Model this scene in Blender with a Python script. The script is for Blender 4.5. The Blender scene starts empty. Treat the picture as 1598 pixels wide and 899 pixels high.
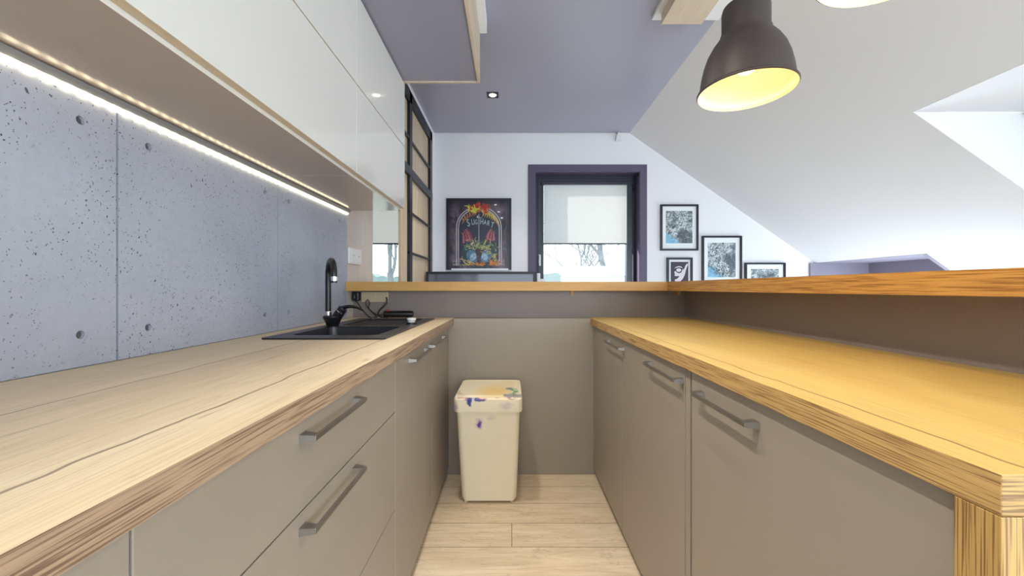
import bpy, bmesh, math, random
from mathutils import Vector, Matrix
random.seed(7)
S = bpy.context.scene
COL = S.collection
PI = math.pi

# ------------------------------------------------------------------ camera
F = 620.0; CX, CY, CZ = 798.0, 449.5, 1.075
cd = bpy.data.cameras.new('camera'); cam = bpy.data.objects.new('camera', cd); COL.objects.link(cam)
cam.location = (0, 0, CZ); cam.rotation_euler = (PI/2, 0, 0)
cd.sensor_width = 36; cd.lens = 36*F/1598; cd.shift_x = (799-CX)/1598; cd.clip_start = 0.02; cd.clip_end = 300
S.camera = cam
# ------------------------------------------------------------------ light
S.view_settings.view_transform = 'Standard'; S.view_settings.look = 'None'
S.view_settings.gamma = 1; S.view_settings.use_curve_mapping = False
S.view_settings.exposure = 0.27
w = bpy.data.worlds.new('sky'); S.world = w; w.use_nodes = True
w.node_tree.nodes['Background'].inputs[0].default_value = (0.80, 0.93, 1.0, 1)
w.node_tree.nodes['Background'].inputs[1].default_value = 3.0
SUN_DIR = Vector((.218, -.15, -.139)).normalized()
sd = bpy.data.lights.new('sun', 'SUN'); sun = bpy.data.objects.new('sun', sd); COL.objects.link(sun)
sd.energy = 8.0; sd.angle = 0.02; sd.color = (1.0, .93, .82)
sun.rotation_euler = SUN_DIR.to_track_quat('-Z', 'Y').to_euler()
def area(name, loc, direction, sx, sy, power, color):
    l = bpy.data.lights.new(name, 'AREA'); l.shape = 'RECTANGLE'; l.size = sx; l.size_y = sy
    l.energy = power; l.color = color
    o = bpy.data.objects.new(name, l); COL.objects.link(o); o.location = loc
    o.rotation_euler = Vector(direction).to_track_quat('-Z', 'Y').to_euler()
    return o
DAY = (.74, .88, 1.0)
FILL_BEHIND, DL_DORMER, FILL_SIDE = 72, 2, 38
area('rear_fill_light', (2.3, -2.12, 1.0), (-.2, 1, 0.05), 2.0, 1.3, FILL_BEHIND, DAY)     # added fill light behind the camera, in place of unseen daylight
area('slope_fill_light', (3.5, 3.0, .62), (-1, 0, .8), 1.7, .9, FILL_SIDE, DAY)     # added fill light by the solid knee wall, brightens the slope
area('daylight_dormer', (3.05, .75, 1.3), (-1, 0, 0.15), 1.0, .6, DL_DORMER, (.62, .88, 1.0))  # the dormer window
WARM = (1.0, .91, .76)
PENDANT_W, DOWN_W, CEIL_W, LED_E = 4.2, 42, 24, 3.0

# ------------------------------------------------------------------ node helpers
def mat_new(name):
    m = bpy.data.materials.new(name); m.use_nodes = True
    nt = m.node_tree; b = nt.nodes['Principled BSDF']
    return m, nt, b
def nd(nt, t, ins=None, **kw):
    n = nt.nodes.new(t)
    for k, v in kw.items(): setattr(n, k, v)
    for k, v in (ins or {}).items():
        if isinstance(v, bpy.types.NodeSocket): nt.links.new(v, n.inputs[k])
        else: n.inputs[k].default_value = v
    return n
def mth(nt, op, a, b=None, c=None, clamp=False):
    n = nt.nodes.new('ShaderNodeMath'); n.operation = op; n.use_clamp = clamp
    for i, v in enumerate((a, b, c)):
        if v is None: continue
        if isinstance(v, bpy.types.NodeSocket): nt.links.new(v, n.inputs[i])
        else: n.inputs[i].default_value = v
    return n.outputs[0]
def mix(nt, f, a, b, mode='MIX'):
    n = nt.nodes.new('ShaderNodeMix'); n.data_type = 'RGBA'; n.blend_type = mode
    for i, v in ((0, f), (6, a), (7, b)):
        if isinstance(v, bpy.types.NodeSocket): nt.links.new(v, n.inputs[i])
        else: n.inputs[i].default_value = (*v, 1) if isinstance(v, tuple) and len(v) == 3 else v
    return n.outputs[2]
def mapped(nt, scale=(1,1,1), loc=(0,0,0)):
    tc = nt.nodes.new('ShaderNodeTexCoord')
    mp = nd(nt, 'ShaderNodeMapping', {'Vector': tc.outputs['Object'], 'Scale': scale, 'Location': loc})
    return mp.outputs[0]
def noise(nt, vec, scale, detail=3, rough=.5, dist=0):
    return nd(nt, 'ShaderNodeTexNoise', {'Vector': vec, 'Scale': scale, 'Detail': detail, 'Roughness': rough, 'Distortion': dist}).outputs[0]
def rng(nt, v, a, b, c=0., d=1.):
    return nd(nt, 'ShaderNodeMapRange', {'Value': v, 'From Min': a, 'From Max': b, 'To Min': c, 'To Max': d}).outputs[0]
def bump(nt, b, h, strength=.2, dist=.01):
    n = nd(nt, 'ShaderNodeBump', {'Height': h, 'Strength': strength, 'Distance': dist})
    nt.links.new(n.outputs[0], b.inputs['Normal'])
def srgb(r, g, b):
    f = lambda c: (c/255/12.92 if c/255 <= .04045 else ((c/255+.055)/1.055)**2.4)
    return (f(r), f(g), f(b))
def plain(name, col, rough=.5, metal=0., spec=.5, var=.04, vs=6., coat=0.):
    m, nt, b = mat_new(name)
    v = mapped(nt)
    n = noise(nt, v, vs, 3)
    c = mix(nt, n, tuple(x*(1-var) for x in col), tuple(min(1, x*(1+var)) for x in col))
    nt.links.new(c, b.inputs['Base Color'])
    b.inputs['Roughness'].default_value = rough; b.inputs['Metallic'].default_value = metal
    b.inputs['Specular IOR Level'].default_value = spec; b.inputs['Coat Weight'].default_value = coat
    return m
def emit(name, col, strength):
    m, nt, b = mat_new(name)
    b.inputs['Base Color'].default_value = (*col, 1)
    b.inputs['Emission Color'].default_value = (*col, 1); b.inputs['Emission Strength'].default_value = strength
    return m

# ------------------------------------------------------------------ materials
def oak(name, c1, c2, dark, axis='Y', cracks=(), edge=False, rough=.42):
    m, nt, b = mat_new(name)
    k = {'X': 0, 'Y': 1, 'Z': 2}[axis]
    def st(long, cross): s = [cross]*3; s[k] = long; return tuple(s)
    a = noise(nt, mapped(nt, st(.8, 5.)), 1.0, 4, .55, .6)
    col = mix(nt, rng(nt, a, .3, .7), c1, c2)
    fine = noise(nt, mapped(nt, st(6., 240.)), 1.0, 3, .6)
    col = mix(nt, rng(nt, fine, .45, .75, 0, .35 if not edge else .25), col, dark)
    if edge:
        ln = noise(nt, mapped(nt, st(9., 560.)), 1.0, 1, .5, .2)
        col = mix(nt, rng(nt, ln, .50, .62, 0, .75), col, dark)
    else:
        kn = noise(nt, mapped(nt, st(5., 16.), (3.1, 1.7, .2)), 1.0, 2, .5, 1.)
        col = mix(nt, rng(nt, kn, .70, .80, 0, .55), col, dark)
        wv = noise(nt, mapped(nt, st(1.1, 13.)), 1.0, 2, .5, 2.2)
        wl = mth(nt, 'ABSOLUTE', mth(nt, 'SUBTRACT', wv, .5))
        col = mix(nt, rng(nt, wl, .0, .010, .16, 0), col, dark)
    if cracks:
        tc = nt.nodes.new('ShaderNodeTexCoord')
        sp = nd(nt, 'ShaderNodeSeparateXYZ', {0: tc.outputs['Object']})
        wob = noise(nt, mapped(nt, (0, 2.6, 0)), 1.0, 4, .6)
        gate = noise(nt, mapped(nt, (0, 3.4, 0), (0, 9, 0)), 1.0, 2)
        for i, (x0, wd, g) in enumerate(cracks):
            x = mth(nt, 'ADD', sp.outputs[0], mth(nt, 'MULTIPLY', mth(nt, 'SUBTRACT', wob, .5), .05*(1 if i % 2 else -1)))
            d = mth(nt, 'ABSOLUTE', mth(nt, 'SUBTRACT', x, x0))
            f = mth(nt, 'MULTIPLY', rng(nt, d, wd*.35, wd, 1, 0), rng(nt, gate, g, g+.12))
            col = mix(nt, mth(nt, 'MULTIPLY', f, .75), col, tuple(x*.55 for x in dark))
    nt.links.new(col, b.inputs['Base Color'])
    b.inputs['Roughness'].default_value = rough
    bump(nt, b, fine, .12, .002)
    return m
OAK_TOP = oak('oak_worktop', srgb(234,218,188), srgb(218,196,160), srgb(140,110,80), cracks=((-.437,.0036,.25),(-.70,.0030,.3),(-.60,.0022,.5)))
OAK_TOP_R = oak('oak_worktop_lamplit', srgb(204,177,108), srgb(190,158,90), srgb(140,104,60), cracks=((.50,.0030,.3),(.84,.0025,.5),(.70,.002,.5)))  # lamp yellow put into the colour; same oak as the long worktop
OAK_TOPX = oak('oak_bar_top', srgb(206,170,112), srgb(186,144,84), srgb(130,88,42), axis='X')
OAK_EDGE = oak('oak_edge_banding', srgb(186,160,134), srgb(170,143,117), srgb(96,72,58), edge=True)
OAK_EDGE_R = oak('oak_edge_banding_lamplit', srgb(206,170,112), srgb(190,150,90), srgb(108,76,42), edge=True)  # same oak edge, with the yellow of the light put into its colour
OAK_BAR = oak('oak_bar_edge', srgb(204,156,88), srgb(190,140,72), srgb(128,82,36), edge=True)
OAK_BARX = oak('oak_bar_edge_across', srgb(206,160,92), srgb(196,148,80), srgb(150,104,54), axis='X')
OAK_EDGEX = oak('oak_edge_across', srgb(190,154,92), srgb(170,132,74), srgb(106,72,42), axis='X', edge=True)  # near end of the short worktop: yellow light put into the oak colour
OAK_EDGEZ = oak('oak_edge_upright', srgb(190,154,92), srgb(170,132,74), srgb(106,72,42), axis='Z', edge=True)  # slab leg: yellow light put into the oak colour
PALE_WOOD = oak('pale_ceiling_oak', srgb(222,206,184), srgb(202,182,156), srgb(160,134,106))
SLAT_WOOD = oak('pale_slat_wood', srgb(214,194,166), srgb(198,176,146), srgb(150,122,92), axis='Z')
PANEL_WOOD = oak('whitened_wood_panel', srgb(214,204,196), srgb(200,188,178), srgb(172,156,142), axis='Z')

def concrete():
    m, nt, b = mat_new('architectural_concrete')
    v = mapped(nt)
    a = noise(nt, v, 2.2, 5, .6)
    col = mix(nt, rng(nt, a, .3, .7), srgb(164,168,182), srgb(181,185,198))
    fine = noise(nt, v, 60, 3)
    col = mix(nt, rng(nt, fine, .4, .7, 0, .15), col, srgb(150,152,162))
    gate = noise(nt, mapped(nt, (1,1,1), (4.3, 1.2, 7.7)), 4.2, 3, .55, .4)
    sv = mapped(nt, (1, 1.1, .85))
    dist = nd(nt, 'ShaderNodeTexNoise', {'Vector': sv, 'Scale': 70.})
    sv2 = nd(nt, 'ShaderNodeMix', {0: .012, 4: sv, 5: dist.outputs['Color']}, data_type='VECTOR').outputs[1]
    holes = None
    for sc, th, g0 in ((95, .17, .47), (48, .15, .55), (150, .19, .40), (30, .10, .60)):
        vo = nd(nt, 'ShaderNodeTexVoronoi', {'Vector': sv2, 'Scale': float(sc)})
        rnd = nd(nt, 'ShaderNodeSeparateColor', {0: vo.outputs['Color']}).outputs[0]
        size = mth(nt, 'MULTIPLY', rnd, th*1.6)
        d = mth(nt, 'SUBTRACT', size, vo.outputs['Distance'])
        f = mth(nt, 'MULTIPLY', rng(nt, d, 0, .05), rng(nt, gate, g0-.12, g0+.08))
        f = mth(nt, 'MULTIPLY', f, mth(nt, 'GREATER_THAN', rnd, .35))
        holes = f if holes is None else mth(nt, 'MAXIMUM', holes, f)
    col = mix(nt, mth(nt, 'MULTIPLY', holes, .95), col, srgb(70,70,82))
    nt.links.new(col, b.inputs['Base Color']); b.inputs['Roughness'].default_value = .62
    bump(nt, b, mth(nt, 'SUBTRACT', 1., holes), .5, .002)
    return m
CONCRETE = concrete()
HOLE = plain('concrete_hole', srgb(96,92,94), .8)

def floor_mat():
    m, nt, b = mat_new('oak_floor_planks')
    v = mapped(nt, (1,1,1), (1.4*.3+.46, -1.648+.167*20, 0))
    br = nd(nt, 'ShaderNodeTexBrick', {'Vector': v, 'Scale': 1.0, 'Mortar Size': .0016, 'Mortar Smooth': .1, 'Brick Width': 1.4, 'Row Height': .167,
            'Color1': (.25,.25,.25,1), 'Color2': (.75,.75,.75,1), 'Mortar': (0,0,0,1), 'Bias': 0.}, offset=.37, squash=1.)
    shade = br.outputs['Color']; mort = br.outputs['Fac']
    sh = nd(nt, 'ShaderNodeSeparateColor', {0: shade}).outputs[0]
    col = mix(nt, sh, srgb(232,216,192), srgb(220,201,172))
    off = nd(nt, 'ShaderNodeVectorMath', {0: mapped(nt, (1.6, 12, 1)), 1: shade}, operation='ADD').outputs[0]
    g = noise(nt, off, 1.2, 4, .6, 1.6)
    col = mix(nt, rng(nt, g, .35, .7, 0, .6), col, srgb(200,176,144))
    l = mth(nt, 'ABSOLUTE', mth(nt, 'SUBTRACT', noise(nt, off, 1.6, 2, .5, 2.5), .5))
    col = mix(nt, rng(nt, l, 0, .02, .35, 0), col, srgb(140,112,82))
    fine = noise(nt, mapped(nt, (6, 120, 1)), 1., 2)
    col = mix(nt, rng(nt, fine, .5, .75, 0, .3), col, srgb(170,142,108))
    col = mix(nt, mth(nt, 'MULTIPLY', mort, .85), col, srgb(96,76,58))
    nt.links.new(col, b.inputs['Base Color']); b.inputs['Roughness'].default_value = .5
    return m
FLOOR = floor_mat()
TAUPE = plain('taupe_lacquer', srgb(154,144,132), .42, var=.03)
TAUPE_D = plain('taupe_carcass', srgb(120,110,100), .6)
TAUPE_BAR_SHADE = plain('taupe_shade_under_bar', srgb(136,124,118), .38, var=.03)  # cabinet taupe with the shade below the bar put into the colour
WHITE = plain('white_paint', srgb(232,232,236), .7, var=.012, vs=2)
WHITE_GLOSS = plain('white_gloss_lacquer', srgb(226,224,218), .12, var=.01, coat=.3)
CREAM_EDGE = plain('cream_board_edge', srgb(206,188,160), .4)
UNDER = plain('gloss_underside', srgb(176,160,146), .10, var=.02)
DARKC = plain('dark_grey_ceiling_paint', srgb(164,164,182), .33, var=.03, vs=1.5)
CANOPY = plain('dark_grey_canopy_board', srgb(152,151,168), .26, var=.06, vs=3)
PURPLE = plain('aubergine_grey_paint', srgb(88,78,104), .5)
PVC = plain('anthracite_window_frame', srgb(38,40,58), .35)
BLACK = plain('black_metal', srgb(26,28,38), .4)
BLK_G = plain('black_granite_composite', srgb(34,33,40), .3, var=.25, vs=300)
BLK_F = plain('black_frame', srgb(20,22,34), .35)
BLK_P = plain('black_plastic', srgb(22,20,24), .35)
CHROME = plain('chrome', (.8,.8,.82), .12, metal=1)
NICKEL = plain('brushed_nickel', srgb(150,146,142), .36, metal=.9)
ALU = plain('anodised_aluminium', srgb(170,172,178), .38, metal=.6)
LAMPM = plain('dark_bronze_lamp_enamel', srgb(66,56,52), .5)
LAMPI = plain('white_lamp_enamel', srgb(240,232,210), .5)
WPL = plain('white_plastic', srgb(228,228,230), .35)
CRM = plain('cream_plastic', srgb(206,190,160), .45)
RED = plain('red_switch', srgb(200,30,30), .4)
MATB = plain('white_mount_board', srgb(232,236,238), .7)
NICHE = plain('grey_niche_tone', srgb(146,140,156), .7)  # one even grey-violet tone on all niche faces
BARK = plain('grey_bark', srgb(108,112,116), .9, var=.3, vs=4)
HEDGE = plain('distant_winter_trees', srgb(126,140,138), .95, var=.2, vs=1)
GRASS = plain('winter_field', srgb(130,140,136), .95)
SHEDW = plain('white_render', srgb(150,154,160), .8)
LED = emit('led_diffuser', (1.0, .86, .58), LED_E)
BULB = emit('bulb_glow', (1.0, .74, .32), 6.5)
DLE = emit('spot_lens', (1.0, .90, .74), 5.0)
def glass():
    m, nt, b = mat_new('window_glass'); nt.nodes.remove(b)
    t = nt.nodes.new('ShaderNodeBsdfTransparent'); g = nd(nt, 'ShaderNodeBsdfGlossy', {'Roughness': .02})
    mx = nd(nt, 'ShaderNodeMixShader', {0: .05, 1: t.outputs[0], 2: g.outputs[0]})
    nt.links.new(mx.outputs[0], nt.nodes['Material Output'].inputs[0]); return m
GLASS = glass()
def blind_mat():
    m, nt, b = mat_new('translucent_roller_fabric')
    f = noise(nt, mapped(nt, (200, 200, 200)), 1., 1)
    col = mix(nt, f, srgb(222,222,220), srgb(234,234,232)); nt.links.new(col, b.inputs['Base Color'])
    b.inputs['Roughness'].default_value = .9
    t = nd(nt, 'ShaderNodeBsdfTranslucent', {'Color': (.9,.9,.9,1)})
    mx = nd(nt, 'ShaderNodeMixShader', {0: .38, 1: b.outputs[0], 2: t.outputs[0]})
    nt.links.new(mx.outputs[0], nt.nodes['Material Output'].inputs[0]); return m
BLIND = blind_mat()
def ink(name, seed, blue=True, ring=0.):
    m, nt, b = mat_new(name)
    v = mapped(nt, (1,1,1), (seed, seed*.7, 0))
    n = noise(nt, v, 11, 5, .65, 3.2)
    l = mth(nt, 'ABSOLUTE', mth(nt, 'SUBTRACT', n, .5))
    col = mix(nt, rng(nt, l, .015, .06), srgb(44,56,66), srgb(196,206,210))
    big = noise(nt, v, 5, 2, .5, 1.)
    col = mix(nt, rng(nt, big, .5, .62, 0, .8), col, srgb(60,72,82))
    if blue:
        tc = nt.nodes.new('ShaderNodeTexCoord'); sp = nd(nt, 'ShaderNodeSeparateXYZ', {0: tc.outputs['Generated']})
        s = mth(nt, 'ADD', sp.outputs[0], mth(nt, 'MULTIPLY', sp.outputs[2], 1.6))
        s = mth(nt, 'ADD', s, mth(nt, 'MULTIPLY', mth(nt, 'SUBTRACT', n, .5), 1.8))
        col = mix(nt, rng(nt, s, .38, .62, .75, 0), col, srgb(130,196,232))
    nt.links.new(col, b.inputs['Base Color']); b.inputs['Roughness'].default_value = .5
    return m
def tint(name, c, rough=.5): return plain(name, srgb(*c), rough)

# ------------------------------------------------------------------ object helpers
OFF = {}
def put(o, parent):
    COL.objects.link(o)
    if parent is not None:
        o.parent = parent; OFF[o.name] = OFF[parent.name]
    return o
def tag(o, label=None, cat=None, group=None, kind=None):
    if label: o['label'] = label
    if cat: o['category'] = cat
    if group: o['group'] = group
    if kind: o['kind'] = kind
    return o
def thing(name, loc, label, cat, group=None):
    o = bpy.data.objects.new(name, None); o.empty_display_size = .05
    COL.objects.link(o); o.location = loc; OFF[o.name] = Vector(loc)
    return tag(o, label, cat, group)
class MB:
    def __init__(s): s.bm = bmesh.new(); s.mi = 0
    def faces(s, fs):
        for f in fs: f.material_index = s.mi
    def box(s, x0, x1, y0, y1, z0, z1, bev=0.):
        xs, ys, zs = sorted((x0,x1)), sorted((y0,y1)), sorted((z0,z1))
        v = [s.bm.verts.new((x,y,z)) for x in xs for y in ys for z in zs]
        fs = [s.bm.faces.new([v[i] for i in q]) for q in ((0,1,3,2),(4,6,7,5),(0,4,5,1),(2,3,7,6),(0,2,6,4),(1,5,7,3))]
        s.faces(fs)
        if bev:
            es = set(e for f in fs for e in f.edges)
            r = bmesh.ops.bevel(s.bm, geom=list(es), offset=bev, segments=2, profile=.5, affect='EDGES')
            s.faces(r['faces'])
        return s
    def prism(s, pts, a, b, axis='z', holes=()):
        """polygon pts (2-D) with holes, extruded from a to b along axis; x: pts are (y,z); y: (x,z); z: (x,y)"""
        def P(p, t): return {'x': (t, p[0], p[1]), 'y': (p[0], t, p[1]), 'z': (p[0], p[1], t)}[axis]
        rings = [pts] + list(holes)
        if not holes:
            va = [s.bm.verts.new(P(p, a)) for p in pts]; vb = [s.bm.verts.new(P(p, b)) for p in pts]
            fs = [s.bm.faces.new(va), s.bm.faces.new(vb[::-1])]
            n = len(pts)
            for i in range(n): fs.append(s.bm.faces.new((va[i], vb[i], vb[(i+1)%n], va[(i+1)%n])))
            s.faces(fs); return s
        edges = []; allv = []
        for r in rings:
            vs = [s.bm.verts.new(P(p, a)) for p in r]; allv.append(vs)
            for i in range(len(vs)): edges.append(s.bm.edges.new((vs[i], vs[(i+1)%len(vs)])))
        r = bmesh.ops.triangle_fill(s.bm, use_beauty=True, use_dissolve=False, edges=edges)
        ff = [g for g in r['geom'] if isinstance(g, bmesh.types.BMFace)]
        s.faces(ff)
        mp = {}
        for vs in allv:
            for v in vs:
                c = v.co.copy(); c[{'x':0,'y':1,'z':2}[axis]] = b; mp[v] = s.bm.verts.new(c)
        for f in ff: s.faces([s.bm.faces.new([mp[v] for v in reversed(f.verts)])])
        for vs in allv:
            n = len(vs)
            for i in range(n): s.faces([s.bm.faces.new((vs[i], vs[(i+1)%n], mp[vs[(i+1)%n]], mp[vs[i]]))])
        return s
    def poly(s, pts):
        s.faces([s.bm.faces.new([s.bm.verts.new(p) for p in pts])]); return s
    def lathe(s, prof, c, seg=40, axis='z', cap0=False, cap1=False):
        rings = []
        for r, h in prof:
            ring = []
            for k in range(seg):
                a = 2*PI*k/seg; u, v = r*math.cos(a), r*math.sin(a)
                p = {'z': (u, v, h), 'x': (h, u, v), 'y': (u, h, v)}[axis]
                ring.append(s.bm.verts.new((c[0]+p[0], c[1]+p[1], c[2]+p[2])))
            rings.append(ring)
        for a, b in zip(rings, rings[1:]):
            for k in range(seg): s.faces([s.bm.faces.new((a[k], a[(k+1)%seg], b[(k+1)%seg], b[k]))])
        if cap0: s.faces([s.bm.faces.new(rings[0][::-1])])
        if cap1: s.faces([s.bm.faces.new(rings[-1])])
        return s
    def tube(s, pts, r, seg=12, caps=True):
        pts = [Vector(p) for p in pts]; n = len(pts)
        rad = r if isinstance(r, (list, tuple)) else [r]*n
        t0 = (pts[1]-pts[0]).normalized()
        up = Vector((0,0,1)) if abs(t0.z) < .9 else Vector((1,0,0))
        u = t0.cross(up).normalized(); rings = []
        for i in range(n):
            t = (pts[min(i+1,n-1)]-pts[max(i-1,0)]).normalized()
            u = (u - t*u.dot(t)).normalized(); v = t.cross(u)
            rings.append([s.bm.verts.new(pts[i]+(u*math.cos(2*PI*k/seg)+v*math.sin(2*PI*k/seg))*rad[i]) for k in range(seg)])
        for a, b in zip(rings, rings[1:]):
            for k in range(seg): s.faces([s.bm.faces.new((a[k], a[(k+1)%seg], b[(k+1)%seg], b[k]))])
        if caps: s.faces([s.bm.faces.new(rings[0][::-1]), s.bm.faces.new(rings[-1])])
        return s
    def loft(s, rings, cap0=True, cap1=True):
        R = [[s.bm.verts.new(p) for p in r] for r in rings]; n = len(R[0])
        for a, b in zip(R, R[1:]):
            for k in range(n): s.faces([s.bm.faces.new((a[k], a[(k+1)%n], b[(k+1)%n], b[k]))])
        if cap0: s.faces([s.bm.faces.new(R[0][::-1])])
        if cap1: s.faces([s.bm.faces.new(R[-1])])
        return s
    def build(s, name, mats, parent=None, smooth=False, label=None, fn=None, angle=35):
        bmesh.ops.recalc_face_normals(s.bm, faces=s.bm.faces)
        s.bm.normal_update()
        if fn:
            for f in s.bm.faces: f.material_index = fn(f.normal)
        if parent is not None:
            d = -OFF[parent.name]
            for v in s.bm.verts: v.co += d
        me = bpy.data.meshes.new(name); 
        if smooth:
            for f in s.bm.faces: f.smooth = True
            for e in s.bm.edges:
                if len(e.link_faces) == 2 and e.calc_face_angle(0) > math.radians(angle): e.smooth = False
        s.bm.to_mesh(me); s.bm.free()
        for m in (mats if isinstance(mats, (list, tuple)) else [mats]): me.materials.append(m)
        o = bpy.data.objects.new(name, me); OFF[o.name] = Vector((0,0,0)); put(o, parent)
        if parent is None: OFF[o.name] = Vector((0,0,0))
        if label: o['label'] = label
        return o
def struct(name, mb, mats, parent=None, **k):
    o = mb.build(name, mats, parent, **k); o['kind'] = 'structure'; return o
def rrect(x0, x1, y0, y1, r, z, n=5):
    out = []
    for cx, cy, a0 in ((x1-r, y1-r, 0), (x0+r, y1-r, PI/2), (x0+r, y0+r, PI), (x1-r, y0+r, 3*PI/2)):
        for k in range(n+1):
            a = a0+PI/2*k/n; out.append((cx+r*math.cos(a), cy+r*math.sin(a), z))
    return out
def bez(pts, n=24):
    """Catmull-Rom through pts"""
    P = [Vector(p) for p in pts]; P = [P[0]*2-P[1]] + P + [P[-1]*2-P[-2]]
    out = []; m = len(P)-3
    for i in range(m):
        a, b, c, d = P[i:i+4]
        for k in range(n//m):
            t = k/(n//m)
            out.append(.5*((2*b)+(-a+c)*t+(2*a-5*b+4*c-d)*t*t+(-a+3*b-3*c+d)*t**3))
    out.append(P[-2]); return out
def W(px, py, Y): return Vector(((px-CX)*Y/F, Y, CZ-(py-CY)*Y/F))

# ================================================================== SETTING
XL = -.948          # concrete face
YB = 3.966          # back wall
HC = 2.62           # dark ceiling
XS = 1.18           # where the slope starts
K = .70             # fall of the slope
XK = 3.6            # knee wall
YR = -2.2           # rear wall
def zs(x): return HC - K*(x-XS)
struct('floor', MB().box(-2.4, XK, YR, YB+.3, -.1, 0), FLOOR)
# back wall with two window openings
X1a, X1b, Z1a, Z1b = .237, 1.283, .45, 2.237
X2a, X2b = -1.80, -.94
mb = MB().prism([(-2.4,0),(XK,0),(XK,zs(XK)),(XS,HC+.03),(-2.4,HC+.03)], YB, YB+.36, 'y',
    holes=[[(X1a,Z1a),(X1b,Z1a),(X1b,Z1b),(X1a,Z1b)], [(X2a,Z1a),(X2b,Z1a),(X2b,Z1b),(X2a,Z1b)]])
struct('wall_back', mb, WHITE)
# reveal lining painted like the casing
# sloping ceiling with a dormer recess and a low niche: polygon in (x, y) lifted on to the slope
XD, YD, ZD = 2.083, 2.060, 1.987
XN, YN, ZN = 3.03, 2.928, 1.323
def slope():
    mb = MB(); t = .12
    def q(x0, x1, y0, y1):
        mb.loft([[(x0,y0,zs(x0)),(x1,y0,zs(x1)),(x1,y1,zs(x1)),(x0,y1,zs(x0))],
                 [(x0,y0,zs(x0)+t),(x1,y0,zs(x1)+t),(x1,y1,zs(x1)+t),(x0,y1,zs(x0)+t)]])
    q(XS-.01, XD, YR, YB); q(XD, XK, YD, YN); q(XD, XN, YN, YB); q(XD, XK, YR, .1)
    return mb
struct('ceiling_slope', slope(), WHITE)
mb = MB()                                                       # dormer: soffit, two cheeks, sill wall
mb.box(XD, 3.2, .1, YD, ZD, ZD+.08)
for y0, y1 in ((YD, YD+.06), (.04, .10)): mb.prism([(XD-.0, ZD+.08),(3.2,ZD+.08),(3.2,0),(XK-.02,0),(XK-.02,zs(XK-.02)),(XD,ZD)][0:6], y0+.001, y1, 'y') if False else mb.prism([(XD,ZD),(3.2,ZD),(3.2,zs(3.2)+.01)], y0+.001, y1, 'y')
struct('wall_dormer', mb, WHITE)
mb = MB().prism([(.1,0),(YD,0),(YD,ZD),(.1,ZD)], 3.1, 3.2, 'x', holes=[[(.2,.95),(1.35,.95),(1.35,1.62),(.2,1.62)]])
struct('wall_dormer_front', mb, WHITE)
mb = MB().box(XN, XK, YN, YB, ZN, ZN+.05).box(XK-.05, XK, YN, YB, 0, ZN).prism([(XN,ZN),(XK,ZN),(XK,zs(XK))], YN-.03, YN, 'y')
mb.box(XN-.06, XK, YB-.02, YB-.001, 0, ZN)
mb.box(XN-.01, XK, YB, YB+.1, .3, ZN+.05)
struct('wall_niche', mb, NICHE)
mb = MB().box(XK, XK+.1, YR, YB, 0, zs(XK)+.1)
struct('wall_knee', mb, WHITE)
# ceiling: white slab, dark board below it
struct('ceiling_white', MB().box(-2.4, XS+.02, YR, YB, HC+.022, HC+.1), WHITE)
struct('ceiling', MB().box(-.768, XS-.002, YR+.01, YB-.012, HC, HC+.021), DARKC)
# rear wall, unseen, with a wide opening added to let daylight in
mb = MB().prism([(-2.4,0),(XK,0),(XK,zs(XK)),(XS,HC+.03),(-2.4,HC+.03)], YR-.2, YR, 'y', holes=[[(-.8,.3),(2.5,.3),(2.5,1.65),(1.9,2.05),(-.8,2.3)]])
struct('wall_rear', mb, WHITE)
# left: kitchen wall with concrete cladding, hall behind
struct('wall_left', MB().box(-1.10, XL-.012, YR, 2.719, 0, HC+.02), WHITE)
struct('wall_hall', MB().box(-2.5, -2.4, YR, YB+.3, 0, HC+.02), WHITE)
mb = MB().box(XL-.0115, XL, 2.292, 2.435, 0, HC+.02).box(XL-.0115, XL, 2.4375, 2.72, 0, HC+.02)
struct('wall_left_joint', MB().box(XL-.0118, XL-.01135, -.5, 2.289, .9, 1.52), plain('dark_joint', srgb(58,52,50), .8))
struct('wall_left_wood', mb, PANEL_WOOD)
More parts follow.
